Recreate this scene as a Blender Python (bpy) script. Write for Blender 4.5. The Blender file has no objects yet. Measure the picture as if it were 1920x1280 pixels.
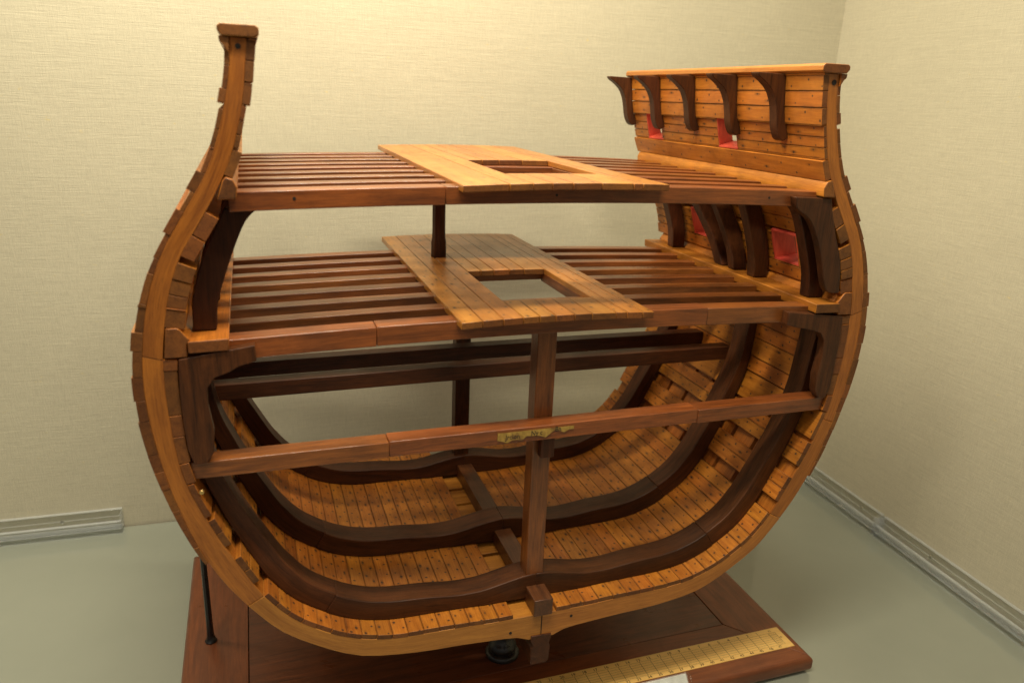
import bpy, bmesh, math, random
from mathutils import Vector, Matrix, Euler
random.seed(7)
S = 0.01            # everything below is written in centimetres
scn = bpy.context.scene
C = scn.collection

# ------------------------------------------------------------------ camera
cam_d = bpy.data.cameras.new('camera'); cam = bpy.data.objects.new('camera', cam_d); C.objects.link(cam)
ax, rz, yw = (math.radians(a) for a in (72.0998212, 2.38874083, -19.51066909))
M = Matrix.Rotation(yw, 4, 'Z') @ Matrix.Rotation(ax, 4, 'X') @ Matrix.Rotation(rz, 4, 'Z')
M.translation = Vector((-22.54776454, -52.47780017, 55.38154271)) * S
cam.matrix_world = M
cam_d.sensor_width = 36; cam_d.lens = 1410.613 / 1920 * 36
cam_d.clip_start = 0.01; cam_d.clip_end = 60
cam_d.dof.use_dof = True; cam_d.dof.focus_distance = 0.70; cam_d.dof.aperture_fstop = 7.0
scn.camera = cam
# ------------------------------------------------------------------ light
scn.view_settings.view_transform = 'Standard'
try: scn.view_settings.look = 'None'
except Exception: pass
scn.view_settings.exposure = 0.12; scn.view_settings.gamma = 1.0
w = bpy.data.worlds.new('World'); scn.world = w; w.use_nodes = True
bg = w.node_tree.nodes['Background']; bg.inputs[0].default_value = (1.0, 0.92, 0.78, 1); bg.inputs[1].default_value = 1.0
_nt = w.node_tree; _g = _nt.nodes.new('ShaderNodeTexCoord'); _s = _nt.nodes.new('ShaderNodeSeparateXYZ'); _m = _nt.nodes.new('ShaderNodeMapRange')
_nt.links.new(_g.outputs['Generated'], _s.inputs[0]); _nt.links.new(_s.outputs[2], _m.inputs[0])
_m.inputs[1].default_value = .08; _m.inputs[2].default_value = .9; _m.inputs[3].default_value = .05; _m.inputs[4].default_value = .60   # dim room, lighter ceiling
_nt.links.new(_m.outputs[0], bg.inputs[1])
def area(name, loc, target, sx, sy, power, col):
    d = bpy.data.lights.new(name, 'AREA'); d.shape = 'RECTANGLE'; d.size = sx*S; d.size_y = sy*S; d.energy = power; d.color = col
    o = bpy.data.objects.new(name, d); C.objects.link(o); o.location = Vector(loc)*S
    o.rotation_euler = (Vector(target)-Vector(loc)).to_track_quat('-Z', 'Y').to_euler()
    return o
area('case_lamp_front', (-12, -20, 117), (-6, 12, 28), 50, 4, 8.4, (1.0, 0.90, 0.69))
area('case_lamp_back', (-24, 24, 116), (-20, 38, 16), 90, 4, 9.0, (1.0, 0.90, 0.69))
area('case_lamp_side', (-62, -40, 105), (5, 10, 30), 14, 8, 1.3, (1.0, 0.88, 0.68))

# ------------------------------------------------------------------ materials
def mk(name):
    m = bpy.data.materials.new(name); m.use_nodes = True
    nt = m.node_tree; nt.nodes.clear()
    out = nt.nodes.new('ShaderNodeOutputMaterial'); b = nt.nodes.new('ShaderNodeBsdfPrincipled')
    nt.links.new(b.outputs[0], out.inputs[0])
    return m, nt, b
class NT:
    def __init__(s, nt): s.t = nt
    def n(s, typ, **k):
        nd = s.t.nodes.new(typ)
        for a, v in k.items(): setattr(nd, a, v)
        return nd
    def l(s, a, b): s.t.links.new(a, b)
    def put(s, v, sock):
        if isinstance(v, (int, float)): sock.default_value = v
        elif isinstance(v, tuple): sock.default_value = v
        else: s.l(v, sock)
    def m(s, op, a, b=None, c=None, clamp=False):
        nd = s.n('ShaderNodeMath', operation=op, use_clamp=clamp)
        s.put(a, nd.inputs[0])
        if b is not None: s.put(b, nd.inputs[1])
        if c is not None: s.put(c, nd.inputs[2])
        return nd.outputs[0]
    def v(s, op, a, b):
        nd = s.n('ShaderNodeVectorMath', operation=op); s.put(a, nd.inputs[0]); s.put(b, nd.inputs[1]); return nd.outputs[0]
    def noise(s, vec, scale, detail=4, rough=.55, dist=0):
        nd = s.n('ShaderNodeTexNoise'); s.l(vec, nd.inputs['Vector'])
        nd.inputs['Scale'].default_value = scale; nd.inputs['Detail'].default_value = detail
        nd.inputs['Roughness'].default_value = rough; nd.inputs['Distortion'].default_value = dist
        return nd.outputs[0]
    def mr(s, v, a, b, c=0., d=1., smooth=False):
        nd = s.n('ShaderNodeMapRange'); nd.interpolation_type = 'SMOOTHSTEP' if smooth else 'LINEAR'
        s.put(v, nd.inputs[0])
        for i, x in enumerate((a, b, c, d)): nd.inputs[i+1].default_value = x
        return nd.outputs[0]
    def mix(s, f, a, b, bt='MIX'):
        nd = s.n('ShaderNodeMix', data_type='RGBA', blend_type=bt)
        s.put(f, nd.inputs[0])
        for sock, x in ((nd.inputs[6], a), (nd.inputs[7], b)):
            if isinstance(x, tuple): sock.default_value = (x[0], x[1], x[2], 1)
            else: s.l(x, sock)
        return nd.outputs[2]
    def bump(s, h, strength, dist, normal=None):
        nd = s.n('ShaderNodeBump'); nd.inputs['Strength'].default_value = strength; nd.inputs['Distance'].default_value = dist
        s.l(h, nd.inputs['Height'])
        if normal is not None: s.l(normal, nd.inputs['Normal'])
        return nd.outputs[0]

def wood(name, light, dark, rough=.42, spec=.35, nails=False, coat=.25, vary=.35, grain=1.0, nailpitch=1.25, dirt=.35):
    m, nt, b = mk(name); N = NT(nt)
    gv = N.n('ShaderNodeAttribute', attribute_name='gv').outputs['Vector']
    rn = N.n('ShaderNodeAttribute', attribute_name='rnd').outputs['Fac']
    off = N.n('ShaderNodeCombineXYZ'); N.l(N.m('MULTIPLY', rn, 91.), off.inputs[0]); N.l(N.m('MULTIPLY', rn, 37.), off.inputs[1]); N.l(N.m('MULTIPLY', rn, 53.), off.inputs[2])
    g = N.v('ADD', gv, off.outputs[0])
    broad = N.noise(N.v('MULTIPLY', g, (.10, 1.1, 1.1)), 1.0, 5, .6, 1.2)
    fine = N.noise(N.v('MULTIPLY', g, (.45, 9., 9.)), 1.0, 4, .65, .3)
    pores = N.noise(N.v('MULTIPLY', g, (1.3, 30., 30.)), 1.0, 2, .6)
    geo = N.n('ShaderNodeNewGeometry').outputs['Position']
    blot = N.noise(geo, 22., 5, .6, .4)
    grime = N.noise(geo, 60., 5, .7)
    f = N.m('ADD', N.m('MULTIPLY', broad, .6), N.m('MULTIPLY', fine, .4*grain))
    col = N.mix(N.mr(f, .34, .66), dark, light)
    col = N.mix(N.mr(pores, .60, .74, 0, .5*grain), col, tuple(x*.35 for x in dark))
    hs = N.n('ShaderNodeHueSaturation'); N.l(col, hs.inputs['Color'])
    N.l(N.mr(rn, 0, 1, 1-vary, 1+vary), hs.inputs['Value'])
    N.l(N.m('ADD', .495, N.m('MULTIPLY', N.m('FRACT', N.m('MULTIPLY', rn, 7.31)), .009)), hs.inputs['Hue'])
    col = hs.outputs[0]
    col = N.mix(N.mr(blot, .45, .75, 0, dirt), col, tuple(x*.30 for x in dark))
    col = N.mix(N.mr(grime, .60, .78, 0, dirt), col, tuple(x*.20 for x in dark))
    hgt = N.m('ADD', N.m('MULTIPLY', fine, .5), N.m('MULTIPLY', pores, .35))
    rg = N.m('ADD', N.mr(blot, .3, .7, rough-.08, rough+.12), N.m('MULTIPLY', pores, .08))
    if nails:
        pv = N.n('ShaderNodeSeparateXYZ'); N.l(N.n('ShaderNodeAttribute', attribute_name='pv').outputs['Vector'], pv.inputs[0])
        a, v, wd = pv.outputs
        a1 = N.m('ADD', N.m('DIVIDE', a, nailpitch), N.m('MULTIPLY', rn, 5.))
        cell = N.m('FLOOR', a1)
        wn = N.n('ShaderNodeTexWhiteNoise', noise_dimensions='2D'); cv = N.n('ShaderNodeCombineXYZ'); N.l(cell, cv.inputs[0]); N.l(rn, cv.inputs[1]); N.l(cv.outputs[0], wn.inputs['Vector'])
        sc = N.n('ShaderNodeSeparateColor'); N.l(wn.outputs['Color'], sc.inputs[0])
        j1 = N.m('MULTIPLY', N.m('SUBTRACT', sc.outputs[0], .5), .45); j2 = N.m('MULTIPLY', N.m('SUBTRACT', sc.outputs[1], .5), .16)
        fx = N.m('MULTIPLY', N.m('SUBTRACT', N.m('SUBTRACT', N.m('FRACT', a1), .5), j1), nailpitch)
        par = N.m('MODULO', N.m('ABSOLUTE', cell), 2.)
        v0 = N.m('ADD', N.m('ADD', .27, N.m('MULTIPLY', par, .46)), j2)
        fv = N.m('MULTIPLY', N.m('SUBTRACT', v, v0), wd)
        dd = N.m('SQRT', N.m('ADD', N.m('MULTIPLY', fx, fx), N.m('MULTIPLY', fv, fv)))
        rad = N.m('ADD', .07, N.m('MULTIPLY', sc.outputs[2], .05))
        on = N.m('GREATER_THAN', wd, .05)
        core = N.m('MULTIPLY', N.m('SUBTRACT', 1., N.mr(N.m('SUBTRACT', dd, rad), -.02, .03)), on)
        d2 = N.m('SQRT', N.m('ADD', N.m('MULTIPLY', N.m('MULTIPLY', fx, .35), N.m('MULTIPLY', fx, .35)), N.m('MULTIPLY', fv, fv)))
        smear = N.m('MULTIPLY', N.m('MULTIPLY', N.m('SUBTRACT', 1., N.mr(d2, .05, .2)), on), N.mr(N.m('MULTIPLY', fine, sc.outputs[1]), .25, .55))
        col = N.mix(N.m('MULTIPLY', smear, .75), col, (.02, .012, .008))
        col = N.mix(N.m('MULTIPLY', core, .88), col, (.028, .020, .016))
        ed = N.m('MULTIPLY', N.m('MULTIPLY', N.m('MINIMUM', v, N.m('SUBTRACT', 1., v)), wd), 1.)
        seam = N.m('MULTIPLY', N.m('SUBTRACT', 1., N.mr(ed, .0, .13)), on)
        col = N.mix(N.m('MULTIPLY', seam, N.mr(grime, .35, .65, .15, .8)), col, (.03, .014, .007))
        hgt = N.m('SUBTRACT', hgt, N.m('MULTIPLY', core, .8))
    N.l(col, b.inputs['Base Color']); N.l(rg, b.inputs['Roughness'])
    b.inputs['Specular IOR Level'].default_value = spec; b.inputs['Coat Weight'].default_value = coat; b.inputs['Coat Roughness'].default_value = .28
    nb = N.bump(hgt, .35, .0004)
    nb = N.bump(N.noise(geo, 140., 3, .5), .12, .0006, nb)
    N.l(nb, b.inputs['Normal']); N.l(nb, b.inputs['Coat Normal'])
    return m

M_plank = wood('varnished_pine_planks', (.56, .200, .023), (.29, .084, .009), nails=True, coat=.22, vary=.13, nailpitch=.95)
M_deck = wood('varnished_deck_boards', (.52, .215, .036), (.32, .110, .015), nails=True, coat=.45, rough=.36, vary=.10, nailpitch=1.9, dirt=.25)
M_bulw = wood('bulwark_pine', (.57, .205, .025), (.32, .094, .010), nails=True, coat=.22, vary=.10, nailpitch=1.9)
M_rail = wood('rail_pine', (.58, .25, .045), (.42, .155, .024), coat=.3, vary=.08, dirt=.2)
M_frame = wood('frame_timber_wood', (.47, .155, .019), (.20, .054, .007), coat=.3, vary=.12, grain=1.2, dirt=.2)
M_floor = wood('floor_timber_wood', (.52, .200, .030), (.29, .092, .012), coat=.3, vary=.06, grain=1.2, dirt=.15)
M_end = wood('plank_end_grain', (.20, .068, .014), (.060, .019, .005), coat=.05, vary=.22, grain=1.5, rough=.5)
M_hull = wood('outer_hull_planks', (.38, .145, .030), (.23, .078, .014), coat=.3, vary=.2)
M_dark = wood('dark_walnut', (.088, .027, .008), (.016, .006, .003), coat=.12, rough=.42, spec=.22, vary=.22, grain=1.3, dirt=.3)
M_beam = wood('reddish_mahogany', (.32, .096, .019), (.090, .025, .006), coat=.55, rough=.34, vary=.16, dirt=.3)
M_keelson = wood('keelson_walnut', (.15, .048, .014), (.055, .017, .006), coat=.3, rough=.4, vary=.05)
M_base = wood('base_mahogany', (.26, .070, .017), (.12, .030, .008), coat=.45, rough=.30, vary=.12, dirt=.25)
M_panel = wood('base_panel_mahogany', (.20, .060, .018), (.055, .018, .008), coat=.5, rough=.28, vary=.05, dirt=.3)
M_ruler = wood('boxwood_rule', (.82, .54, .17), (.70, .42, .11), coat=.4, rough=.35, vary=.02, dirt=.12)
M_red = wood('red_painted_wood', (.72, .10, .055), (.50, .05, .03), coat=.1, rough=.5, vary=.10, dirt=.35)
def plain(name, col, rough=.4, metal=0., bumpy=0., **k):
    m, nt, b = mk(name); N = NT(nt)
    geo = N.n('ShaderNodeNewGeometry').outputs['Position']
    n1 = N.noise(geo, 90., 4, .6)
    N.l(N.mix(N.mr(n1, .3, .7), tuple(x*.75 for x in col), tuple(min(1, x*1.2) for x in col)), b.inputs['Base Color'])
    N.l(N.mr(n1, .3, .7, rough-.06, rough+.08), b.inputs['Roughness']); b.inputs['Metallic'].default_value = metal
    if bumpy: N.l(N.bump(N.noise(geo, 260., 3), bumpy, .0004), b.inputs['Normal'])
    return m
M_black = plain('black_lacquer', (.016, .013, .012), .3, bumpy=.1)
M_seam = plain('dark_seam', (.012, .008, .006), .7)
M_ink = plain('black_ink', (.02, .015, .01), .6)
M_brass = plain('brass_pin', (.75, .52, .2), .3, 1.0)
M_steel = plain('steel_screw', (.55, .53, .48), .3, 1.0)
M_card = plain('white_card', (.78, .76, .70), .6)

def fabric(name, col, scale):
    m, nt, b = mk(name); N = NT(nt)
    tc = N.n('ShaderNodeTexCoord').outputs['Object']
    warp = N.noise(N.v('MULTIPLY', tc, (900., 900., 90.)), 1.0, 2, .6)     # vertical threads
    weft = N.noise(N.v('MULTIPLY', tc, (60., 60., 1300.)), 1.0, 3, .65)    # horizontal slubbed threads
    slub = N.noise(N.v('MULTIPLY', tc, (16., 16., 520.)), 1.0, 3, .6)
    big = N.noise(tc, 6., 4, .6)
    fleck = N.noise(N.v('MULTIPLY', tc, (90., 90., 190.)), 1.0, 2, .5)
    h = N.m('ADD', N.m('MULTIPLY', warp, .45), N.m('ADD', N.m('MULTIPLY', weft, .55), N.m('MULTIPLY', slub, .35)))
    c = N.mix(N.mr(h, .5, .86), tuple(x*.87 for x in col), tuple(x*1.08 for x in col))
    c = N.mix(N.mr(big, .35, .7, 0, .18), c, tuple(x*.78 for x in col))
    c = N.mix(N.mr(fleck, .72, .80, 0, .55), c, (.62, .50, .22))
    N.l(c, b.inputs['Base Color']); b.inputs['Roughness'].default_value = .85
    b.inputs['Specular IOR Level'].default_value = .15
    N.l(N.bump(h, .55, .0009), b.inputs['Normal'])
    return m
M_fab = fabric('linen_wall_cloth', (.54, .500, .372), 1.0)
def glassfloor():
    m, nt, b = mk('greenish_glass_shelf'); N = NT(nt)
    tc = N.n('ShaderNodeTexCoord').outputs['Object']
    n1 = N.noise(tc, 5., 4, .6)
    N.l(N.mix(N.mr(n1, .3, .7), (.25, .27, .22), (.28, .30, .245)), b.inputs['Base Color'])
    N.l(N.mr(N.noise(tc, 14., 5, .65), .35, .7, .025, .07), b.inputs['Roughness'])
    b.inputs['Specular IOR Level'].default_value = .5; b.inputs['IOR'].default_value = 1.52
    b.inputs['Coat Weight'].default_value = 1.0; b.inputs['Coat Roughness'].default_value = .015; b.inputs['Coat IOR'].default_value = 1.9
    return m
M_glassfloor = glassfloor()
def acrylic():
    m, nt, b = mk('clear_acrylic'); N = NT(nt)
    b.inputs['Base Color'].default_value = (.97, .98, .98, 1); b.inputs['Roughness'].default_value = .03
    b.inputs['Transmission Weight'].default_value = 1.0; b.inputs['IOR'].default_value = 1.49
    tr = N.n('ShaderNodeBsdfTransparent'); tr.inputs[0].default_value = (.97, .98, .98, 1)
    mx = N.n('ShaderNodeMixShader'); mx.inputs[0].default_value = .22
    N.l(tr.outputs[0], mx.inputs[1]); N.l(b.outputs[0], mx.inputs[2])
    out = [n for n in nt.nodes if n.type == 'OUTPUT_MATERIAL'][0]; N.l(mx.outputs[0], out.inputs[0])
    return m
M_acr = acrylic()
def acr_glint():  # whitish tint that paints the bright glint of acrylic edges
    m, nt, b = mk('painted_acrylic_glint'); N = NT(nt)
    b.inputs['Base Color'].default_value = (.82, .86, .86, 1); b.inputs['Roughness'].default_value = .12
    tr = N.n('ShaderNodeBsdfTransparent'); mx = N.n('ShaderNodeMixShader'); mx.inputs[0].default_value = .24
    N.l(tr.outputs[0], mx.inputs[1]); N.l(b.outputs[0], mx.inputs[2])
    out = [n for n in nt.nodes if n.type == 'OUTPUT_MATERIAL'][0]; N.l(mx.outputs[0], out.inputs[0])
    return m
M_aglint = acr_glint()
def paper():
    m, nt, b = mk('worn_yellow_label'); N = NT(nt)
    tc = N.n('ShaderNodeTexCoord').outputs['Object']
    n1 = N.noise(tc, 180., 5, .7); n2 = N.noise(tc, 70., 4, .6)
    c = N.mix(N.mr(n1, .35, .65), (.25, .14, .025), (.48, .30, .065))
    c = N.mix(N.mr(n2, .52, .66, 0, .9), c, (.14, .055, .02))
    N.l(c, b.inputs['Base Color']); b.inputs['Roughness'].default_value = .5
    return m
M_paper = paper()

# ------------------------------------------------------------------ mesh builder
class MB:
    def __init__(s):
        s.bm = bmesh.new(); L = s.bm.loops.layers
        s.gv = L.float_vector.new('gv'); s.pv = L.float_vector.new('pv'); s.rn = s.bm.faces.layers.float.new('rnd')
        s.r = random.random()
    def face(s, vs, gv, mat=0, pv=None, rnd=None):
        try: f = s.bm.faces.new(vs)
        except ValueError: return
        f.material_index = mat; f[s.rn] = s.r if rnd is None else rnd
        for i, lp in enumerate(f.loops):
            lp[s.gv] = gv[i]; lp[s.pv] = pv[i] if pv else (0, 0, 0)
    def strip(s, I, O, y0, y1, grain='y', endmat=1, rnd=None, nail=True, side=1, sideI=0, shrink=0.):
        """solid between inner polyline I and outer polyline O (x,z), from y0 to y1"""
        rnd = random.random() if rnd is None else rnd
        n = len(I); X = side
        V = {}
        acc = [0.]
        for i in range(1, n): acc.append(acc[-1] + math.dist(O[i], O[i-1])*.5 + math.dist(I[i], I[i-1])*.5)
        W = acc[-1] or 1
        for k, P in (('I', I), ('O', O)):
            for i, (x, z) in enumerate(P):
                for j, y in ((0, y0), (1, y1)):
                    yy = y(i/(n-1)) if callable(y) else y
                    V[k, i, j] = (s.bm.verts.new((X*x*S, yy*S, z*S)), acc[i], yy, 0 if k == 'I' else math.dist(I[i], O[i]))
        def put(keys, mat, nl):
            vs = [V[k][0] for k in keys]
            if grain == 'y': gv = [(V[k][2], V[k][1], V[k][3]) for k in keys]
            else: gv = [(V[k][1], V[k][2], V[k][3]) for k in keys]
            pv = [(V[k][2], V[k][1]/W, W) for k in keys] if nl else None
            s.face(vs, gv, mat, pv, rnd)
        for i in range(n-1):
            put([('I', i, 0), ('I', i+1, 0), ('I', i+1, 1), ('I', i, 1)], sideI, nail)
            put([('O', i, 0), ('O', i, 1), ('O', i+1, 1), ('O', i+1, 0)], 0, nail)
            e = endmat
            put([('I', i, 0), ('O', i, 0), ('O', i+1, 0), ('I', i+1, 0)], e, False)
            put([('I', i, 1), ('I', i+1, 1), ('O', i+1, 1), ('O', i, 1)], e, False)
        put([('I', 0, 0), ('I', 0, 1), ('O', 0, 1), ('O', 0, 0)], 0, False)
        put([('I', n-1, 0), ('O', n-1, 0), ('O', n-1, 1), ('I', n-1, 1)], 0, False)
    def box(s, x0, x1, y0, y1, z0, z1, grain='x', endmat=0, nail=False, rnd=None, fz=None, fy=None, seg=1):
        """box; fz(x,y) adds height, grain axis"""
        rnd = random.random() if rnd is None else rnd
        xs = [x0 + (x1-x0)*i/seg for i in range(seg+1)]
        V = {}
        for i, x in enumerate(xs):
            for j, y in ((0, y0), (1, y1)):
                for k, z in ((0, z0), (1, z1)):
                    dz = fz(x, y) if fz else 0
                    V[i, j, k] = (s.bm.verts.new((x*S, y*S, (z+dz)*S)), x, y, z)
        W = (x1-x0) if grain == 'y' else (y1-y0)
        def put(keys, mat=0, nl=False):
            gv = []; pv = []
            for q in keys:
                _, x, y, z = V[q]
                gv.append((x, y, z) if grain == 'x' else (y, x, z) if grain == 'y' else (z, x, y))
                pv.append((y, (x-x0)/W, W) if grain == 'y' else (x, (y-y0)/W, W))
            s.face([V[q][0] for q in keys], gv, mat, pv if nl else None, rnd)
        for i in range(seg):
            put([(i, 0, 1), (i+1, 0, 1), (i+1, 1, 1), (i, 1, 1)], 0, nail)
            put([(i, 0, 0), (i, 1, 0), (i+1, 1, 0), (i+1, 0, 0)])
            put([(i, 0, 0), (i+1, 0, 0), (i+1, 0, 1), (i, 0, 1)], endmat if grain == 'y' else 0)
            put([(i, 1, 0), (i, 1, 1), (i+1, 1, 1), (i+1, 1, 0)], endmat if grain == 'y' else 0)
        put([(0, 0, 0), (0, 0, 1), (0, 1, 1), (0, 1, 0)], endmat if grain == 'x' else 0)
        put([(seg, 0, 0), (seg, 1, 0), (seg, 1, 1), (seg, 0, 1)], endmat if grain == 'x' else 0)
    def poly(s, P, y0, y1, side=1, grain='z', rnd=None, mat=0, y0f=None):
        """polygon in x,z extruded along y (y0,y1 may be functions of (x,z))"""
        rnd = random.random() if rnd is None else rnd
        A = []; B = []
        for x, z in P:
            a = y0(x, z) if callable(y0) else y0; b_ = y1(x, z) if callable(y1) else y1
            A.append((s.bm.verts.new((side*x*S, a*S, z*S)), x, a, z)); B.append((s.bm.verts.new((side*x*S, b_*S, z*S)), x, b_, z))
        g = lambda q: (q[3], q[1], q[2]) if grain == 'z' else (q[2], q[1], q[3]) if grain == 'y' else (q[1], q[2], q[3])
        s.face([q[0] for q in A], [g(q) for q in A], mat, None, rnd)
        s.face([q[0] for q in reversed(B)], [g(q) for q in reversed(B)], mat, None, rnd)
        n = len(P)
        for i in range(n):
            qs = [A[i], B[i], B[(i+1) % n], A[(i+1) % n]]
            s.face([q[0] for q in qs], [g(q) for q in qs], mat, None, rnd)
    def lathe(s, prof, cx, cy, n=24, mat=0, axis='z'):
        rings = []
        for r, z in prof:
            ring = []
            for i in range(n):
                a = 2*math.pi*i/n
                p = (cx+r*math.cos(a), cy+r*math.sin(a), z) if axis == 'z' else (cx+r*math.cos(a), z, cy+r*math.sin(a))
                ring.append(s.bm.verts.new(Vector(p)*S))
            rings.append(ring)
        rr = random.random()
        for a, b_ in zip(rings, rings[1:]):
            for i in range(n):
                j = (i+1) % n; vs = [a[i], a[j], b_[j], b_[i]]
                s.face(vs, [(v.co.z/S, v.co.x/S, v.co.y/S) for v in vs], mat, None, rr)
        for ring in (rings[0], rings[-1]):
            s.face(ring, [(v.co.z/S, v.co.x/S, v.co.y/S) for v in ring], mat, None, rr)
    def build(s, name, mats, parent=None, bevel=.05, segs=2, smooth=35, loc=None):
        bmesh.ops.recalc_face_normals(s.bm, faces=s.bm.faces)
        me = bpy.data.meshes.new(name); s.bm.to_mesh(me); s.bm.free()
        for m in (mats if isinstance(mats, (list, tuple)) else [mats]): me.materials.append(m)
        me.shade_smooth(); me.set_sharp_from_angle(angle=math.radians(smooth))
        o = bpy.data.objects.new(name, me); C.objects.link(o)
        if bevel:
            md = o.modifiers.new('edge', 'BEVEL'); md.width = bevel*S; md.segments = segs; md.limit_method = 'ANGLE'
            md.angle_limit = math.radians(40); md.harden_normals = False; md.use_clamp_overlap = True
        if parent: o.parent = parent
        return o
def empty(name, loc=(0, 0, 0)):
    o = bpy.data.objects.new(name, None); C.objects.link(o); o.location = Vector(loc)*S; o.empty_display_size = .02
    return o
def tag(o, label=None, cat=None, kind=None, group=None):
    for k, v in (('label', label), ('category', cat), ('kind', kind), ('group', group)):
        if v: o[k] = v
    return o

# ------------------------------------------------------------------ hull section curves (x,z), right hand half
def smooth(P, per=5):
    out = []
    for i in range(len(P)-1):
        p0 = P[max(i-1, 0)]; p1 = P[i]; p2 = P[i+1]; p3 = P[min(i+2, len(P)-1)]
        for k in range(per):
            t = k/per
            out.append(tuple(.5*((2*p1[a]) + (-p0[a]+p2[a])*t + (2*p0[a]-5*p1[a]+4*p2[a]-p3[a])*t*t + (-p0[a]+3*p1[a]-3*p2[a]+p3[a])*t**3) for a in (0, 1)))
    out.append(P[-1]); return out
class Curve:
    def __init__(s, P):
        s.P = smooth(P); s.L = [0.]
        for a, b in zip(s.P, s.P[1:]): s.L.append(s.L[-1]+math.dist(a, b))
    def at(s, l):
        l = max(0, min(l, s.L[-1]-1e-6))
        lo, hi = 0, len(s.L)-1
        while hi-lo > 1:
            m = (lo+hi)//2
            if s.L[m] <= l: lo = m
            else: hi = m
        t = (l-s.L[lo])/((s.L[hi]-s.L[lo]) or 1)
        a, b = s.P[lo], s.P[hi]; return (a[0]+(b[0]-a[0])*t, a[1]+(b[1]-a[1])*t)
    def near(s, q):
        return min(((math.dist(p, q), l) for p, l in zip(s.P, s.L)))[1]
    def normal(s, l):
        a = s.at(l-.35); b = s.at(l+.35); d = Vector((b[0]-a[0], b[1]-a[1])).normalized()
        return (-d.y, d.x)       # points inboard / up
FI = Curve([(0, 11.4), (2.4, 11.4), (4.7, 11.4), (6.5, 11.5), (9.6, 11.6), (12.6, 11.68), (14.4, 11.9), (15.9, 12.25), (17.8, 13.0), (19.4, 13.95), (21.0, 15.1), (22.2, 16.3), (23.1, 17.5), (23.7, 18.4), (25.4, 21.75), (26.3, 23.6), (27.0, 25.3), (27.85, 27.5), (28.4, 29.8), (28.65, 32.1), (28.8, 34.6), (28.8, 36.8), (28.73, 38), (28.5, 39.7), (28.05, 42), (27.4, 44), (26.75, 45.3), (26.05, 46.4), (25.4, 47.45), (24.65, 48.7), (24.1, 49.8), (23.4, 51.4), (22.85, 53.4), (22.5, 55), (22.25, 57), (22.1, 58.25)])
FO = Curve([(0, 8.9), (.96, 8.75), (1.25, 8.85), (1.9, 9.15), (2.9, 9.35), (4.8, 9.5), (7.8, 9.68), (10.9, 9.8), (14, 10.15), (16.1, 10.6), (17.9, 11.4), (20.1, 12.75), (22.3, 14.4), (23.9, 16.3), (24.8, 17.5), (26.1, 19.5), (27.15, 21.6), (28.0, 23.8), (28.8, 26.5), (29.5, 29.7), (29.98, 33), (30.12, 36), (29.95, 38.4), (29.4, 41.5), (28.6, 44), (27.65, 45.9), (26.6, 47.6), (25.75, 49), (25.1, 50.1), (24.35, 52), (23.65, 54.5), (23.25, 56.5), (23.12, 58.25)])
anch = [((0, 11.4), (0, 8.9)), ((2.2, 11.4), (2.0, 9.2)), ((9.6, 11.6), (9.3, 9.75)), ((15.9, 12.25), (16.9, 11.0)), ((21.0, 15.1), (22.3, 14.4)), ((23.4, 17.95), (24.6, 17.1)), ((25.4, 21.75), (26.85, 20.95)), ((27.85, 27.5), (29.0, 27.3)), ((28.8, 34.6), (30.1, 34.6)), ((28.73, 38), (29.98, 38.2)), ((28.05, 42), (29.3, 41.9)), ((26.05, 46.4), (27.1, 46.8)), ((24.1, 49.8), (25.0, 50.3)), ((22.85, 53.4), (23.9, 53.6)), ((22.1, 58.25), (23.12, 58.25))]
AI = [FI.near(a) for a, _ in anch]; AO = [FO.near(b) for _, b in anch]; AI[0] = AO[0] = 0.; AI[-1] = FI.L[-1]; AO[-1] = FO.L[-1]
def i2o(l):
    for k in range(len(AI)-1):
        if l <= AI[k+1]+1e-9:
            return AO[k]+(AO[k+1]-AO[k])*(l-AI[k])/(AI[k+1]-AI[k])
    return AO[-1]
def li_z(z):   # arc position of the inner curve at height z (sides only)
    return min(((abs(p[1]-z), l) for p, l in zip(FIx, FIl)))[1]
FIl = [i*FI.L[-1]/3000 for i in range(3001)]; FIx = [FI.at(l) for l in FIl]
FOl = [i*FO.L[-1]/3000 for i in range(3001)]; FOx = [FO.at(l) for l in FOl]
def lo_z(z): return min(((abs(p[1]-z), l) for p, l in zip(FOx, FOl)))[1]
def li_x(x): return min(((abs(p[0]-x), l) for p, l in zip(FIx[:1600], FIl[:1600])))[1]
def off(curve, l, t):
    p = curve.at(l); n = curve.normal(l); return (p[0]+n[0]*t, p[1]+n[1]*t)
def rng(a, b, step=1.2):
    n = max(1, int(math.ceil(abs(b-a)/step))); return [a+(b-a)*i/n for i in range(n+1)]
LY = 33.4
PORT_U = [(12.4, 15.4), (27.0, 30.1)]; PZ_U = (51.75, 54.25)
PORT_L = [(5.9, 9.4), (20.2, 24.3)]; PZ_L = (41.45, 44.45)

model = tag(empty('ship_section_model', (0, 0, 6.1)), 'wooden cross-section model of a sailing ship hull with open decks, dark ribs and red gunports', 'ship model')
ORG = Vector((0, 0, 6.1))*S
def P(mb, name, mats, parent=None, **k):
    o = mb.build(name, mats, None, **k)
    o.parent = parent or model
    if parent is None: o.matrix_parent_inverse = Matrix.Translation(-ORG)
    return o

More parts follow.
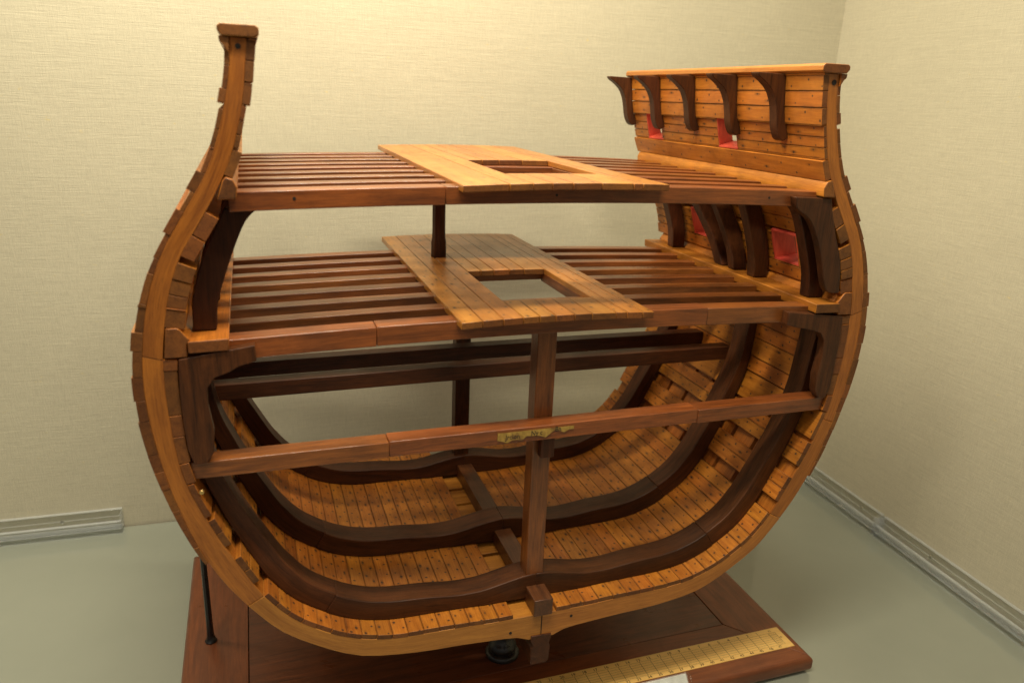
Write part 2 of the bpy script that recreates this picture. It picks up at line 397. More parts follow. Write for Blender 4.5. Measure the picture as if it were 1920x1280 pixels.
# frames ---------------------------------------------------------------
def frame_piece(mb, la, lb, y0, y1, side, rnd):
    ls = rng(la, lb, 1.3)
    mb.strip([FI.at(l) for l in ls], [FO.at(i2o(l)) for l in ls], y0, y1, 'c', endmat=0, nail=False, side=side, rnd=rnd)
LF = li_z(17.95); LJ = li_z(27.5); LG = li_z(37.7); LT = FI.L[-1]
nf = 10; pitch = 3.42
for i in range(nf):
    y0 = i*pitch; y1 = y0+2.95 if i else 3.0
    if i == nf-1: y1 = min(y1, LY)
    mb = MB()
    for sd in (-1, 1):
        frame_piece(mb, .02, LF-.02, y0, y1, sd, .5+.1*sd)
    fr = P(mb, 'floor_timber', [M_floor], bevel=.04)
    for sd in (-1, 1):
        mb = MB()
        cuts = [LF+.02] + ([LJ] if sd > 0 else []) + [LG]
        for a, b in zip(cuts, cuts[1:]): frame_piece(mb, a, b-.03, y0+.02, y1-.02, sd, random.random())
        segs = [(LG, LT)]
        for ports, pz in ((PORT_L, PZ_L), (PORT_U, PZ_U)):
            for pa, pb in ports:
                if y0 < pb and y1 > pa:
                    a, b = li_z(pz[0]-.25), li_z(pz[1]+.25); new = []
                    for s0, s1 in segs:
                        if a > s0 and b < s1: new += [(s0, a), (b, s1)]
                        else: new.append((s0, s1))
                    segs = new
        rr = random.random()
        for a, b in segs: frame_piece(mb, a, b, y0, y1, sd, rr)
        P(mb, 'futtock', [M_frame], bevel=.04)

def long_strip(mb, curve, la, lb, t, sd, y0, y1, ports=(), pz=None, **k):
    """plank lying on a curve with thickness t towards +normal (inboard) or -t outboard"""
    ls = rng(la, lb, 1.0)
    A = [curve.at(l) for l in ls]
    tt = t if isinstance(t, tuple) else (t, t)
    B = [off(curve, l, tt[0]+(tt[1]-tt[0])*i/(len(ls)-1)) for i, l in enumerate(ls)]; t = tt[0]
    I, O = (B, A) if t > 0 else (A, B)
    spans = [(y0, y1)]
    if ports:
        zm = sum(p[1] for p in A)/len(A)
        if pz[0]-.1 < zm < pz[1]+.1:
            for pa, pb in ports:
                new = []
                for s0, s1 in spans:
                    if s0 < pa and s1 > pb: new += [(s0, pa-.11), (pb+.11, s1)]
                    else: new.append((s0, s1))
                spans = new
    rnd = random.random()
    for s0, s1 in spans: mb.strip(I, O, s0, s1, 'y', side=sd, rnd=rnd, **k)

def cut_z(bounds, pz):      # add the port sill and head to a list of plank bounds (z, z, t)
    out = []
    for a, b, t in bounds:
        cuts = [a]+[z for z in (pz[0]-.1, pz[1]+.1) if a+.05 < z < b-.05]+[b]
        for u, v in zip(cuts, cuts[1:]): out.append((u, v, t))
    return out
outer = [(21.6, 23.1, (.25, .34)), (23.1, 24.7, (.36, .42)), (24.7, 26.3, (.43, .48)), (26.3, 28.1, (.50, .56)), (28.1, 29.5, (.57, .63)), (29.5, 30.9, (.63, .68)), (30.9, 33.4, (.66, .70)), (33.4, 34.9, (.62, .60)), (34.9, 36.6, (.70, .70)), (36.6, 38.4, (.60, .58)), (38.4, 39.7, (.72, .72)), (39.7, 41.6, (.52, .46)), (41.6, 43.6, (.44, .38)), (43.6, 46.1, (.36, .30)), (46.1, 47.6, (.50, .50)), (47.6, 48.8, (.28, .26)), (48.8, 50.0, (.56, .56)), (50.0, 51.5, (.30, .28)), (51.5, 52.8, (.28, .26)), (52.8, 54.0, (.26, .26)), (54.3, 55.2, (.42, .42)), (55.2, 56.6, (.3, .3)), (56.6, 57.9, (.3, .3))]
inner_low = [(25.4, 28.2, .45), (28.25, 29.9, .62), (29.9, 32.0, .75), (32.0, 33.6, .8), (33.6, 36.9, .85), (36.9, 37.75, .9)]
inner_mid = [(39.95, 41.2, 1.25), (41.25, 42.2, 1.2), (42.25, 43.2, 1.2), (43.25, 44.35, 1.2), (44.75, 46.1, .9), (46.15, 47.6, .9)]
inner_top = [(49.95, 51.55, .56), (51.58, 52.5, .30), (52.52, 53.35, .29), (53.37, 54.25, .28), (54.27, 55.67, .48), (55.69, 56.97, .52), (56.99, 58.2, .54)]
for sd in (1, -1):
    mb = MB()
    for a, b, t in cut_z(cut_z(outer, PZ_U), PZ_L):
        pz, ports = (PZ_U, PORT_U) if a > 50 else (PZ_L, PORT_L)
        long_strip(mb, FO, lo_z(a)+.014, lo_z(b)-.014, (-t[0], -t[1]), sd, random.uniform(-.03, .02), LY-.1+random.uniform(-.1, .1), ports, pz, nail=True)
    P(mb, 'hull_planking', [M_hull, M_end], bevel=.018)
    mb = MB()
    l0, l1 = li_x(1.35 if sd > 0 else 2.75), li_z(17.95)
    n = 17
    for i in range(n):
        a = l0+(l1-l0)*i/n; b = l0+(l1-l0)*(i+1)/n
        long_strip(mb, FI, a+.018, b-.018, .42+random.uniform(-.012, .012), sd, random.uniform(-.03, .03), LY, nail=True)
    for a, b, t in ((19.2, 20.4, .5), (20.4, 21.6, .5), (22.75, 23.9, .5), (23.9, 25.1, .5)):
        long_strip(mb, FI, li_z(a)+.02, li_z(b)-.02, t, sd, .0, LY, nail=True)
    for a, b, t in inner_low: long_strip(mb, FI, li_z(a)+.03, li_z(b)-.03, t, sd, random.uniform(-.03, .03), LY, nail=True)
    P(mb, 'hold_ceiling_planking', [M_plank, M_end], bevel=.028)
    mb = MB()
    for a, b, t in cut_z(inner_mid, PZ_L): long_strip(mb, FI, li_z(a)+.02, li_z(b)-.02, t, sd, random.uniform(-.03, .05), LY-.3, PORT_L, PZ_L, nail=True)
    P(mb, 'gun_deck_side_planking', [M_plank, M_end], bevel=.06)
    mb = MB()
    for a, b, t in cut_z(inner_top, PZ_U): long_strip(mb, FI, li_z(a)+.025, li_z(b)-.025, t, sd, random.uniform(-.02, .02), 33.6 if sd > 0 else 30, PORT_U, PZ_U, nail=True)
    P(mb, 'bulwark_planking', [M_bulw, M_end], bevel=.035)
    # gunport linings
    for ports, pz, tin in ((PORT_U, PZ_U, .28), (PORT_L, PZ_L, 1.15)):
        for pa, pb in ports:
            mb = MB(); th = .18
            za, zb = li_z(pz[0]), li_z(pz[1])
            for l, sgn in ((za, 1), (zb, -1)):
                p = off(FI, l, tin); q = FO.at(i2o(l)); n_ = FO.normal(i2o(l)); q = (q[0]-n_[0]*.2, q[1]-n_[1]*.2)
                mb.poly([p, q, (q[0], q[1]-sgn*th), (p[0], p[1]-sgn*th)], pa-th, pb+th, side=sd, grain='y')
            p0, p1 = off(FI, za, tin), off(FI, zb, tin)
            q0, q1 = FO.at(i2o(za)), FO.at(i2o(zb))
            n_ = FO.normal(i2o(za)); q0 = (q0[0]-n_[0]*.2, q0[1]-n_[1]*.2); q1 = (q1[0]-n_[0]*.2, q1[1]-n_[1]*.2)
            for ya, yb in ((pa-th, pa), (pb, pb+th)):
                mb.poly([p0, q0, q1, p1], ya, yb, side=sd, grain='z')
            P(mb, 'gunport_lining', [M_red], bevel=.02)
    # waterways
    mb = MB()
    mb.poly([(28.66, 37.85), (27.22, 37.85), (27.2, 38.75), (26.95, 39.0), (27.2, 39.3), (27.5, 39.75), (27.7, 39.9), (28.4, 39.9)], -.08, 32.2, side=sd, grain='y')
    P(mb, 'waterway', [M_plank, M_end], bevel=.05)
    mb = MB()
    mb.poly([(27.12, 38.15), (24.55, 38.2), (24.5, 39.05), (27.1, 38.98)], -.28, 31.6, side=sd, grain='y')
    P(mb, 'waterway_strake', [M_plank, M_end], bevel=.07)
    mb = MB()
    mb.poly([(24.55, 48.4), (23.38, 48.45), (23.25, 49.15), (23.5, 49.7), (23.95, 49.85), (24.15, 49.6)], -.25, 33.2, side=sd, grain='y')
    P(mb, 'upper_waterway', [M_bulw, M_end], bevel=.09, segs=3)
    # rail
    mb = MB()
    kx = .22 if sd < 0 else 0
    mb.poly([(21.15+kx, 58.45), (21.15+kx, 58.85), (21.35+kx, 59.0), (23.6, 59.0), (23.8, 58.85), (23.8, 58.6), (23.55, 58.3), (21.4+kx, 58.3)], -.35 if sd > 0 else -.35, 33.9 if sd > 0 else 30.5, side=sd, grain='y')
    rc = P(mb, 'rail_cap', [M_rail, M_end], bevel=.06)
    for f in rc.data.polygons:
        if abs(f.normal.y) > .9: f.material_index = 1
    mb = MB(); mb.poly([(23.15, 58.28), (23.75, 58.28), (23.7, 57.95), (23.5, 57.8), (23.2, 57.3)], -.2, 33.4, side=sd, grain='y')
    mb.poly([(21.45, 58.28), (21.5, 58.12), (22.0, 58.12), (22.0, 58.28)], -.2, 33.4, side=sd, grain='y')
    P(mb, 'rail_moulding', [M_plank, M_end], bevel=.03)
for o in list(model.children):
    if o.name.startswith(('waterway', 'upper_waterway', 'rail_moulding')):
        for f in o.data.polygons:
            if abs(f.normal.y) > .9: f.material_index = 1

# keel and keelson -------------------------------------------------------
mb = MB(); mb.poly([(-.97, 9.2), (-.97, 8.6), (-.72, 8.1), (-.95, 7.8), (-.92, 6.15), (-.8, 6.08), (.6, 6.08), (.86, 6.35), (.92, 7.9), (.78, 8.1), (.97, 8.7), (.97, 9.15)], -.14, 33.2, grain='y')
P(mb, 'keel', [M_dark], bevel=.05)
mb = MB(); mb.box(-.92, .86, -.35, 33.3, 11.45, 13.1, grain='y'); P(mb, 'keelson', [M_keelson], bevel=.06)
# seams of the deadwood where the floors meet over the keel, and peg holes in the front frame
mb = MB(); mb.box(-.03, .03, -.03, .03, 9.25, 11.38); P(mb, 'timber_seam', [M_seam], bevel=0)
for x, z, rr, d in ((-2.95, 9.95, .14, -.03), (2.9, 10.55, .14, -.03), (-22.65, 57.75, .17, -.03), (22.7, 57.6, .22, -.04)):
    mb = MB(); mb.lathe([(rr, d), (rr, .1)], x, z, 12, axis='y'); P(mb, 'peg_hole', [M_seam], bevel=0)

for x, y, z in ((-19.7, .75, 48.35), (18.6, .75, 48.3), (-.6, .75, 48.55)):
    mb = MB(); mb.lathe([(.11, y-.03), (.11, y+.1)], x, z, 10, axis='y'); P(mb, 'peg_hole', [M_seam], bevel=0)
# riders -------------------------------------------------------------------
def rider(y0, y1, ztop):
    mb = MB()
    for sd in (1, -1):
        l1 = li_z(ztop); ls = rng(0.0, l1, .7); O = []; I = []
        for l in ls:
            x, z = FI.at(l)
            t0 = .46 if z < 19 else .46+.42*min(1, (z-19)/13)
            h = 1.75
            if z < 13: h = 1.75 + .68*math.exp(-(x/3.2)**2) - .34*math.exp(-((x-7.0)/2.8)**2)
            if z > 18: h = max(.95, 1.75-(z-18)*.055)
            if z > 24: h = max(.85, 1.42-(z-24)*.045)
            O.append(off(FI, l, t0+.01)); I.append(off(FI, l, t0+h))
        O[0] = (0, O[0][1]); I[0] = (0, I[0][1])
        # scarphed pieces
        c1 = int(len(ls)*.42)
        for a, b, dy in ((0, c1, 0), (c1, len(ls)-1, .07)):
            mb.strip(I[a:b+1], O[a:b+1], y0+dy, y1-dy, 'c', endmat=0, nail=False, side=sd, rnd=random.random())
    return P(mb, 'rider', [M_dark], bevel=.07)
rider(1.9, 4.25, 37.6); rider(11.6, 14.2, 37.6); rider(26.4, 28.8, 37.6)
# brass nail
mb = MB(); mb.lathe([(.16, -.08), (.2, -.02), (.2, .05)], -27.15, 27.55, 12, axis='y'); P(mb, 'brass_nail', [M_brass], bevel=0)

# beams -----------------------------------------------------------------------
def crown(x, half, c): return c*(1-(x/half)**2)
def beam(y0, y1, xe, ztop, h, c, splits=(), name='deck_beam', mat=None, xs=None, joint=True):
    mb = MB()
    spans = xs or [(-xe, xe)]
    for a, b in spans:
        cuts = [a]+[s for s in splits if a < s < b]+[b]
        for k, (u, v) in enumerate(zip(cuts, cuts[1:])):
            dy = random.uniform(-.05, .05)*(k > 0); dz = random.uniform(-.04, .04)*(k > 0)
            mb.box(u+.012, v-.012, y0+dy, y1+dy, ztop-h+dz, ztop+dz, 'x', fz=lambda x, y: crown(x, 25, c), seg=max(2, int((v-u)/3)))
    return P(mb, name, [mat or M_beam], bevel=.06)
GY = [.75, 4.6, 8.4, 12.2, 16.0, 19.8, 23.6, 27.3]
UY = [.75, 4.6, 8.4, 12.2, 16.0, 19.8, 23.6, 27.4, 31.2]
for i, y in enumerate(GY):
    xs = None; wd = 1.75 if i == 0 else 1.5
    if i in (2, 3): xs = [(-24.9, -3.75), (4.95, 24.9)]
    beam(y, y+wd, 27.4 if i == 0 else 24.9, 38.6, 1.5 if i == 0 else .82, .5, splits=(-14.3, 14.0) if i == 0 else (), xs=xs)
for i, y in enumerate(UY):
    xs = None; wd = 1.9 if i == 0 else 1.5
    if i in (2, 3): xs = [(-23.7, -3.3), (5.5, 23.7)]
    beam(y, y+wd, 23.9 if i == 0 else 23.7, 48.72, 1.3 if i == 0 else .72, .5, splits=(-9.2,) if i == 0 else (), xs=xs)
# carlings framing the hatches
for z, x0, x1, ya, yb, h in ((39.05, -3.75, 4.95, 6.1, 16.0, 1.15), (49.15, -3.3, 5.5, 6.1, 19.8, 1.0)):
    for xc in (x0, x1-.1):
        mb = MB(); mb.box(xc-.35, xc+.45, ya, yb, z-h*.8, z, 'y'); P(mb, 'carling', [M_beam], bevel=.05)
# orlop beams
beam(.3, 2.0, 27.75, 29.75, 1.3, 0, splits=(-13.55, 14.0), name='orlop_beam')
beam(15.3, 16.9, 27.6, 29.85, 1.5, .1, name='orlop_beam', mat=M_dark)
beam(20.9, 22.5, 27.6, 29.85, 1.5, .1, name='orlop_beam', mat=M_dark)

# knees -----------------------------------------------------------------------
gk = [(27.78, 37.72), (21.75, 38.42), (21.72, 37.25), (22.9, 36.95), (24.6, 36.6), (25.6, 36.25), (26.15, 35.5), (26.2, 34.2), (25.95, 32.2), (26.1, 30.6), (26.6, 29.85), (27.4, 29.8), (27.75, 31.0), (27.88, 33), (27.92, 35.5)]
for sd in (1, -1):
    pts = gk if sd > 0 else [((x+1.1) if x < 23.5 else x, z) for x, z in gk]
    mb = MB(); mb.poly(pts, -.15, .72, side=sd); P(mb, 'gun_deck_knee', [M_dark], bevel=.05)
def hang(Y0, Y1, zt=47.6, rake=0, foot=39.15, sd=1, wid=1.0):
    inn = [(22.1, 47.5), (22.9, 46.7), (23.7, 45.0), (24.5, 42.9), (25.1, 41.0), (25.3, 39.1)]
    inn = smooth(inn, 3)
    out = [(26.85, 39.1), (26.8, 41.0), (26.3, 43.0), (25.7, 44.6), (25.0, 46.0), (24.2, 47.55)]
    pts = inn+out
    mb = MB(); f = lambda z: rake*(z-foot)/8.4
    mb.poly(pts, lambda x, z: Y0+f(z), lambda x, z: Y1+f(z), side=sd)
    return P(mb, 'hanging_knee', [M_dark], bevel=.07)
for sd in (1, -1):
    hang(1.9, 3.1, sd=sd); hang(10.0, 11.3, sd=sd); hang(26.0, 27.3, sd=sd)
    hang(13.5, 14.6, rake=2.4, sd=sd); hang(15.7, 17.2, rake=4.6, sd=sd)
    # forward knee standing on the waterway, covering the beam end
    mb = MB(); pts = smooth([(20.7, 48.45), (21.0, 47.5), (22.4, 46.6), (23.3, 45.4), (24.0, 44.0), (24.6, 42.4), (25.0, 41.2), (25.5, 40.2), (26.2, 39.92)], 3)+[(26.95, 39.92), (26.75, 41.6), (26.55, 42.7), (26.1, 43.8), (25.5, 45.1), (24.9, 46.7), (24.4, 48.3)]
    mb.poly(pts, -.05, .72, side=sd)
    if sd < 0: mb.bm.free(); continue
    P(mb, 'hanging_knee', [M_dark], bevel=.06)
# brackets on the right bulwark (and the last one standing free at the broken end)
bk = smooth([(18.7, 58.3), (18.85, 58.0), (19.5, 57.6), (20.35, 56.9), (20.9, 55.9), (21.15, 54.9), (21.35, 53.9), (21.75, 53.05), (22.2, 52.75)], 3)
for y in (4.6, 11.6, 19.0, 26.2, 33.0):
    dz = random.uniform(-.12, .12)
    pts = [(x, z+(dz if z < 55 else 0)) for x, z in bk]+[(22.75, 53.0), (22.1, 54.4), (21.85, 55.6), (21.7, 57.0), (21.55, 58.25)]
    mb = MB(); mb.poly(pts, y-.0, y+1.05); P(mb, 'bulwark_bracket', [M_dark], bevel=.09, segs=3)

# pillars ---------------------------------------------------------------------
mb = MB(); mb.box(-.95, .72, 2.05, 3.7, 14.1, 37.55, 'z'); P(mb, 'pillar', [M_beam], bevel=.07)
mb = MB(); mb.box(-.5, .72, 1.2, 2.02, 26.3, 28.42, 'z'); P(mb, 'pillar_cleat', [M_dark], bevel=.06)
mb = MB(); mb.box(-1.15, .6, 27.0, 28.6, 14.1, 37.7, 'z'); P(mb, 'pillar', [M_dark], bevel=.07)
mb = MB()
mb.lathe([(.80, 39.3), (.80, 41.0), (.72, 41.4), (.69, 42.0), (.69, 47.0), (.7, 48.0)], -4.4, 22.6, 8); P(mb, 'pillar', [M_dark], bevel=.03)

# deck platforms ----------------------------------------------------------------
def platform(name, x0, x1, y0, y1, zt, th, hx0, hx1, hy0, hy1, seams, fz, skew=0):
    mb = MB()
    xs = [x0]+seams+[x1]
    for a, b in zip(xs, xs[1:]):
        j = random.uniform(-.04, .04); r = random.random()
        spans = [(y0+j, y1+j*2)]
        if a >= hx0-.01 and b <= hx1+.01: spans = [(y0+j, hy0), (hy1, y1+j*2)]
        for s0, s1 in spans:
            mb.box(a+.022, b-.022, s0, s1, zt-th, zt, 'y', endmat=1, nail=True, rnd=r, fz=fz)
    return P(mb, name, [M_deck, M_end], bevel=.055)
platform('deck_platform', -8.25, 7.95, -.75, 35.2, 39.35, .55, -3.35, 4.5, 4.2, 15.2,
         [-6.6, -4.95, -3.35, -2.0, -.7, .9, 2.4, 4.5, 5.5, 6.9], lambda x, y: .2*(1-(x/8.2)**2)+.06*(y < -.5)*0)
platform('deck_platform', -8.3, 8.25, -.6, 36.6, 49.45, .5, -3.0, 5.15, 6.0, 17.4,
         [-4.8, -3.0, -1.5, .15, 2.5, 5.15, 5.95], lambda x, y: .15*(1-(x/8.2)**2)+.0075*max(0, y)+.007*x)

# the worn paper label on the orlop beam -----------------------------------------
mb = MB()
def wav(i, a): return .10*math.sin(i*2.1+a)+.07*math.sin(i*4.7+a*2)
xs = [-4.75+.42*i for i in range(17)]
top = [(x, 29.52+.05*wav(i, .3)) for i, x in enumerate(xs)]
bot = [(x, (28.72 if i < 6 else 29.0 if i < 9 else 28.78 if i < 11 else 29.15)+wav(i, 1.)) for i, x in enumerate(xs)]
mb.poly(top+bot[::-1], .275, .292)
lab = P(mb, 'paper_label', [M_paper], bevel=0)
def text_mesh(s, size, loc, rot, name, mat, parent=None, align='CENTER', width=1.0):
    cu = bpy.data.curves.new(name, 'FONT'); cu.body = s; cu.size = size*S; cu.align_x = align; cu.align_y = 'CENTER'; cu.resolution_u = 3; cu.extrude = .006*S
    o = bpy.data.objects.new(name, cu); C.objects.link(o)
    o.location = Vector(loc)*S; o.rotation_euler = rot; o.scale = (width, 1, 1)
    bpy.context.view_layer.update()
    dg = bpy.context.evaluated_depsgraph_get(); me = bpy.data.meshes.new_from_object(o.evaluated_get(dg)); me.transform(o.matrix_world)
    bpy.data.objects.remove(o); bpy.data.curves.remove(cu)
    return me
def join_meshes(ms, name, mat, parent, inv=True):
    bm = bmesh.new()
    for me in ms: bm.from_mesh(me); bpy.data.meshes.remove(me)
    me = bpy.data.meshes.new(name); bm.to_mesh(me); bm.free(); me.materials.clear(); me.materials.append(mat)
    for p in me.polygons: p.material_index = 0
    o = bpy.data.objects.new(name, me); C.objects.link(o); o.parent = parent; return o
fx = (math.radians(90), 0, 0)
hand = [text_mesh(s, .62, (x, .268, z), (math.radians(90), 0, 0), 'lettering', M_ink, width=.85) for s, x, z in (('Jrclon', -3.45, 29.08), ('Ny c', -1.35, 29.2), ('Bn', .55, 29.35))]
ho = join_meshes(hand, 'lettering', M_ink, lab); ho.location = (0, 0, 0)

# ------------------------------------------------------------------ display board
board = tag(empty('display_board', (0, 18, -2.2)), 'mahogany board with mitred frame and yellow scale rule, under the ship model', 'display base')
BORG = Vector((0, 18, -2.2))*S
def PB(mb, name, mats, parent=None, **k):
    o = mb.build(name, mats, None, **k); o.parent = parent or board
    if parent is None: o.matrix_parent_inverse = Matrix.Translation(-BORG)
    return o
BX0, BX1, BY0, BY1 = -32.0, 31.6, -.75, 36.3; IX0, IX1, IY0, IY1 = -25.6, 25.1, 6.6, 30.0; ZB = -.3
def trap(mb, pts, z0, z1, grain):
    A = [mb.bm.verts.new(Vector((x, y, z0))*S) for x, y in pts]; B = [mb.bm.verts.new(Vector((x, y, z1))*S) for x, y in pts]
    g = lambda v: (v.co.x/S, v.co.y/S, v.co.z/S) if grain == 'x' else (v.co.y/S, v.co.x/S, v.co.z/S)
    r = random.random()
    for vs in [A[::-1], B]+[[A[i], A[(i+1) % 4], B[(i+1) % 4], B[i]] for i in range(4)]: mb.face(vs, [g(v) for v in vs], 0, None, r)
e = .06
for pts, gr in (([(BX0, BY0), (BX1, BY0), (IX1, IY0-e), (IX0, IY0-e)], 'x'), ([(BX0, BY1), (IX0, IY1+e), (IX1, IY1+e), (BX1, BY1)], 'x'),
                ([(BX0, BY0+e*1.2), (IX0-e, IY0), (IX0-e, IY1), (BX0, BY1-e*1.2)], 'y'), ([(BX1, BY0+e*1.2), (BX1, BY1-e*1.2), (IX1+e, IY1), (IX1+e, IY0)], 'y')):
    mb = MB(); trap(mb, pts, -2.15, ZB, gr)
    o = PB(mb, 'frame_rail', [M_base], bevel=.05)
    # roll the outer edge
    o.modifiers.clear()
    bm = bmesh.new(); bm.from_mesh(o.data)
    ed = [ee for ee in bm.edges if all(abs(v.co.x/S-BX0) < .01 for v in ee.verts) or all(abs(v.co.x/S-BX1) < .01 for v in ee.verts) or all(abs(v.co.y/S-BY0) < .01 for v in ee.verts) or all(abs(v.co.y/S-BY1) < .01 for v in ee.verts)]
    ed = [ee for ee in ed if abs(ee.verts[0].co.z-ee.verts[1].co.z) < 1e-6]
    bmesh.ops.bevel(bm, geom=ed, offset=.55*S, segments=5, affect='EDGES', profile=.5)
    bm.to_mesh(o.data); bm.free(); o.data.shade_smooth(); o.data.set_sharp_from_angle(angle=math.radians(35))
    md = o.modifiers.new('edge', 'BEVEL'); md.width = .03*S; md.segments = 1; md.limit_method = 'ANGLE'; md.angle_limit = math.radians(50)
mb = MB(); mb.box(IX0+e*.6, IX1-e*.6, IY0+e*.6, IY1-e*.6, -2.0, ZB-.03, 'x'); PB(mb, 'inset_panel', [M_panel], bevel=.04)
mb = MB(); mb.box(BX0+.8, BX1-.8, BY0+.8, BY1-.8, -2.1, -.75, 'x'); PB(mb, 'underside_panel', [M_seam], bevel=0)
RX0, RX1, RY0, RY1 = -27.5, 30.75, 1.3, 4.45; ZR = ZB+.07
mb = MB(); mb.box(RX0, RX1, RY0, RY1, ZB-.2, ZR, 'x'); rul = PB(mb, 'scale_rule', [M_ruler], bevel=.03)
x_0, dx = 29.05, 1.2345
mk_ = MB(); zl = ZR+.006
def line(x0, y0, x1, y1, wd=.04):
    d = Vector((x1-x0, y1-y0)); n = Vector((-d.y, d.x)).normalized()*wd*.5
    vs = [mk_.bm.verts.new(Vector((x, y, zl))*S) for x, y in ((x0-n.x, y0-n.y), (x1-n.x, y1-n.y), (x1+n.x, y1+n.y), (x0+n.x, y0+n.y))]
    mk_.face(vs, [(0, 0, 0)]*4)
ya, yb = 1.85, 3.75
for k in range(7): line(RX0+1, ya+(yb-ya)*k/6, x_0+.9, ya+(yb-ya)*k/6, .02)
for n_ in range(0, 45): line(x_0-n_*dx, ya, x_0-n_*dx, yb, .042)
for k in range(6): line(x_0+.15*k, ya, x_0+.15*(k+1)-.05, yb, .02)
line(x_0+.9, ya, x_0+.9, yb, .03)
mo = mk_.build('scale_markings', [M_ink], None, bevel=0); mo.parent = rul
nums = []
for n_ in range(1, 45):
    nums.append(text_mesh(str(n_), .5, (x_0-n_*dx, yb+.28, zl), (0, 0, 0), 'numerals', M_ink))
    nums.append(text_mesh(str(47-n_), .5, (x_0-n_*dx+.05, ya-.28, zl), (0, 0, 0), 'numerals', M_ink))
nums.append(text_mesh('47', .42, (x_0, ya-.28, zl), (0, 0, 0), 'numerals', M_ink))
nums.append(text_mesh('12', .36, (x_0+.4, yb+.28, zl), (0, 0, 0), 'numerals', M_ink))
nums.append(text_mesh('F', .42, (x_0+1.15, 2.9, zl), (0, 0, math.radians(90)), 'numerals', M_ink))
join_meshes(nums, 'numerals', M_ink, rul)
# supports
for x, y, zt in ((-29.35, 19.4, 31.5), (29.35, 19.4, 31.5)):
    mb = MB(); mb.lathe([(.62, ZB), (.62, ZB+.12), (.46, ZB+.3), (.36, ZB+.8), (.33, ZB+2), (.30, 8), (.27, zt)], x, y, 8)
    PB(mb, 'support_rod', [M_black], bevel=0)
for y in (9.2, 26.0):
    mb = MB(); mb.lathe([(1.75, ZB), (1.78, ZB+.25), (1.6, ZB+.5), (1.35, ZB+.6), (1.45, ZB+.9), (1.45, ZB+1.2), (1.1, ZB+1.5), (.7, ZB+2.0), (.6, ZB+2.8), (.8, ZB+3.6), (1.25, ZB+4.3), (1.3, ZB+4.8), (1.0, ZB+5.1), (1.1, 6.08)], -.35, y, 32)
    PB(mb, 'turned_pedestal', [M_black], bevel=0, smooth=50)

# ------------------------------------------------------------------ the case
ZF = -2.3
ang = math.atan(-.035)
cornr = Vector((61.8, 45.6))
ux = Vector((math.cos(ang), math.sin(ang))); uy = Vector((-math.sin(ang), math.cos(ang)))
def wall(name, a, b, z0, z1, th, n):
    mb = MB()
    mb.bm.loops.layers
    A = [mb.bm.verts.new(Vector((p.x, p.y, z))*S) for z in (z0, z1) for p in (a, b, b+n*th, a+n*th)]
    for f in ((0, 1, 5, 4), (1, 2, 6, 5), (2, 3, 7, 6), (3, 0, 4, 7), (0, 3, 2, 1), (4, 5, 6, 7)):
        mb.face([A[i] for i in f], [(0, 0, 0)]*4)
    return tag(mb.build(name, [M_fab], None, bevel=0), kind='structure')
wall('wall_back', cornr-ux*190, cornr+ux*3, ZF-6, 135, 2, uy)
wall('wall_right', cornr-uy*.0, cornr-uy*150, ZF-6, 135, 2, ux)
mb = MB()
A = [mb.bm.verts.new(Vector((p.x, p.y, z))*S) for z in (ZF-1, ZF) for p in (cornr-ux*190-uy*150, cornr-uy*150-ux*.25, cornr-ux*.25-uy*.25, cornr-ux*190-uy*.25)]
for f in ((0, 1, 5, 4), (1, 2, 6, 5), (2, 3, 7, 6), (3, 0, 4, 7), (0, 3, 2, 1), (4, 5, 6, 7)): mb.face([A[i] for i in f], [(0, 0, 0)]*4)
tag(mb.build('floor', [M_glassfloor], None, bevel=.03), kind='structure')

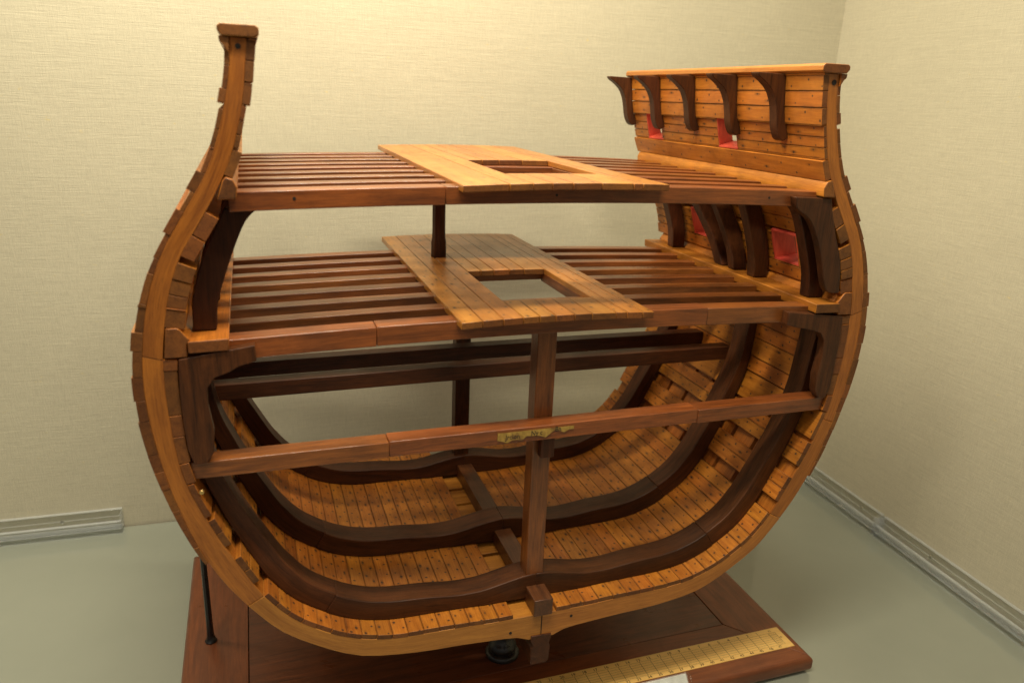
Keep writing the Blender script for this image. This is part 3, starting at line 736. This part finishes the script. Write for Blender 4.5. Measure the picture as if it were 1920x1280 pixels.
def acrylic_rail(label, p0, d, inward, length, screws):
    rt = tag(empty('acrylic_rail', (p0.x, p0.y, ZF)), label, 'acrylic rail')
    org = Vector((p0.x, p0.y, ZF))
    def bar(name, o0, o1, z0, z1, l0=0, l1=length, mat=M_acr):
        mb = MB(); q = [p0+d*l0+inward*o0, p0+d*l1+inward*o0, p0+d*l1+inward*o1, p0+d*l0+inward*o1]
        A = [mb.bm.verts.new((Vector((p.x, p.y, z))-org)*S) for z in (z0, z1) for p in q]
        for f in ((0, 1, 5, 4), (1, 2, 6, 5), (2, 3, 7, 6), (3, 0, 4, 7), (0, 3, 2, 1), (4, 5, 6, 7)): mb.face([A[i] for i in f], [(0, 0, 0)]*4)
        o = mb.build(name, [mat], None, bevel=.06); o.parent = rt; return o
    bar('back_strip', .05, .55, ZF+.02, ZF+2.9)
    bar('channel_strip', .6, 1.9, ZF+.02, ZF+.75)
    bar('front_strip', 1.4, 1.9, ZF+.80, ZF+1.75)
    for o0, o1, z0, z1 in ((.04, .56, ZF+2.90, ZF+2.97), (.59, 1.91, ZF+.75, ZF+.79), (1.39, 1.92, ZF+1.75, ZF+1.81), (.56, .585, ZF+1.95, ZF+2.05), (1.9, 1.93, ZF+.04, ZF+.14)):
        bar('painted_edge_glint', o0, o1, z0, z1, mat=M_aglint)  # thin pale bar added as a painted highlight along the strip edge
    for l_ in (0., length-.06): bar('painted_end_glint', .04, 1.9, ZF+.02, ZF+2.85, l_, l_+.05, mat=M_aglint)  # same painted glint as a pale sheet over each rail end
    for s_ in screws:
        mb = MB(); mb.lathe([(.0, 0), (.22, 0), (.24, .08), (.1, .14)], 0, 0, 14)
        o = mb.build('screw', [M_steel], None, bevel=0); o.parent = rt
        o.matrix_local = Matrix.Translation((Vector((*(p0+d*s_+inward*.57), ZF+1.9))-org)*S) @ Vector((inward.x, inward.y, 0)).to_track_quat('Z', 'Y').to_matrix().to_4x4()
xl = cornr-ux*103.4
acrylic_rail('short clear acrylic rail at the foot of the back wall, left of the ship model', xl-ux*40, ux, -uy, 40, (32.8,))
acrylic_rail('long clear acrylic rail along the right side wall, running out of the picture', cornr-uy*90, uy, -ux, 63.6, (55, 20))
acrylic_rail('short clear acrylic rail along the right side wall, half hidden behind the ship model', cornr-uy*26.0, uy, -ux, 20, (4,))

# label holder at the lower edge of the picture
lh = tag(empty('label_holder', (9, -3.6, ZF)), 'clear acrylic label holder with white card standing in front of the board edge', 'label holder')
def slab(name, mat, x0, x1, yt, yb_, zt, zb, th, bevel=.1):
    mb = MB(); yb2 = yb_
    A = [mb.bm.verts.new((Vector((x, y, z))-Vector((9, -3.6, ZF)))*S) for x, y, z in ((x0, yb2, zb), (x1, yb2, zb), (x1, yt, zt), (x0, yt, zt), (x0, yb2+th, zb), (x1, yb2+th, zb), (x1, yt+th, zt), (x0, yt+th, zt))]
    for f in ((0, 1, 2, 3), (5, 4, 7, 6), (4, 0, 3, 7), (1, 5, 6, 2), (3, 2, 6, 7), (4, 5, 1, 0)): mb.face([A[i] for i in f], [(0, 0, 0)]*4)
    o = mb.build(name, [mat], None, bevel=bevel, segs=3); o.parent = lh
slab('acrylic_front', M_acr, 1.5, 15.1, -2.3, -6.5, 2.85, ZF+.05, .5)
slab('white_card', M_card, 1.7, 14.9, -1.78, -5.98, 2.55, ZF+.05, .08, .01)
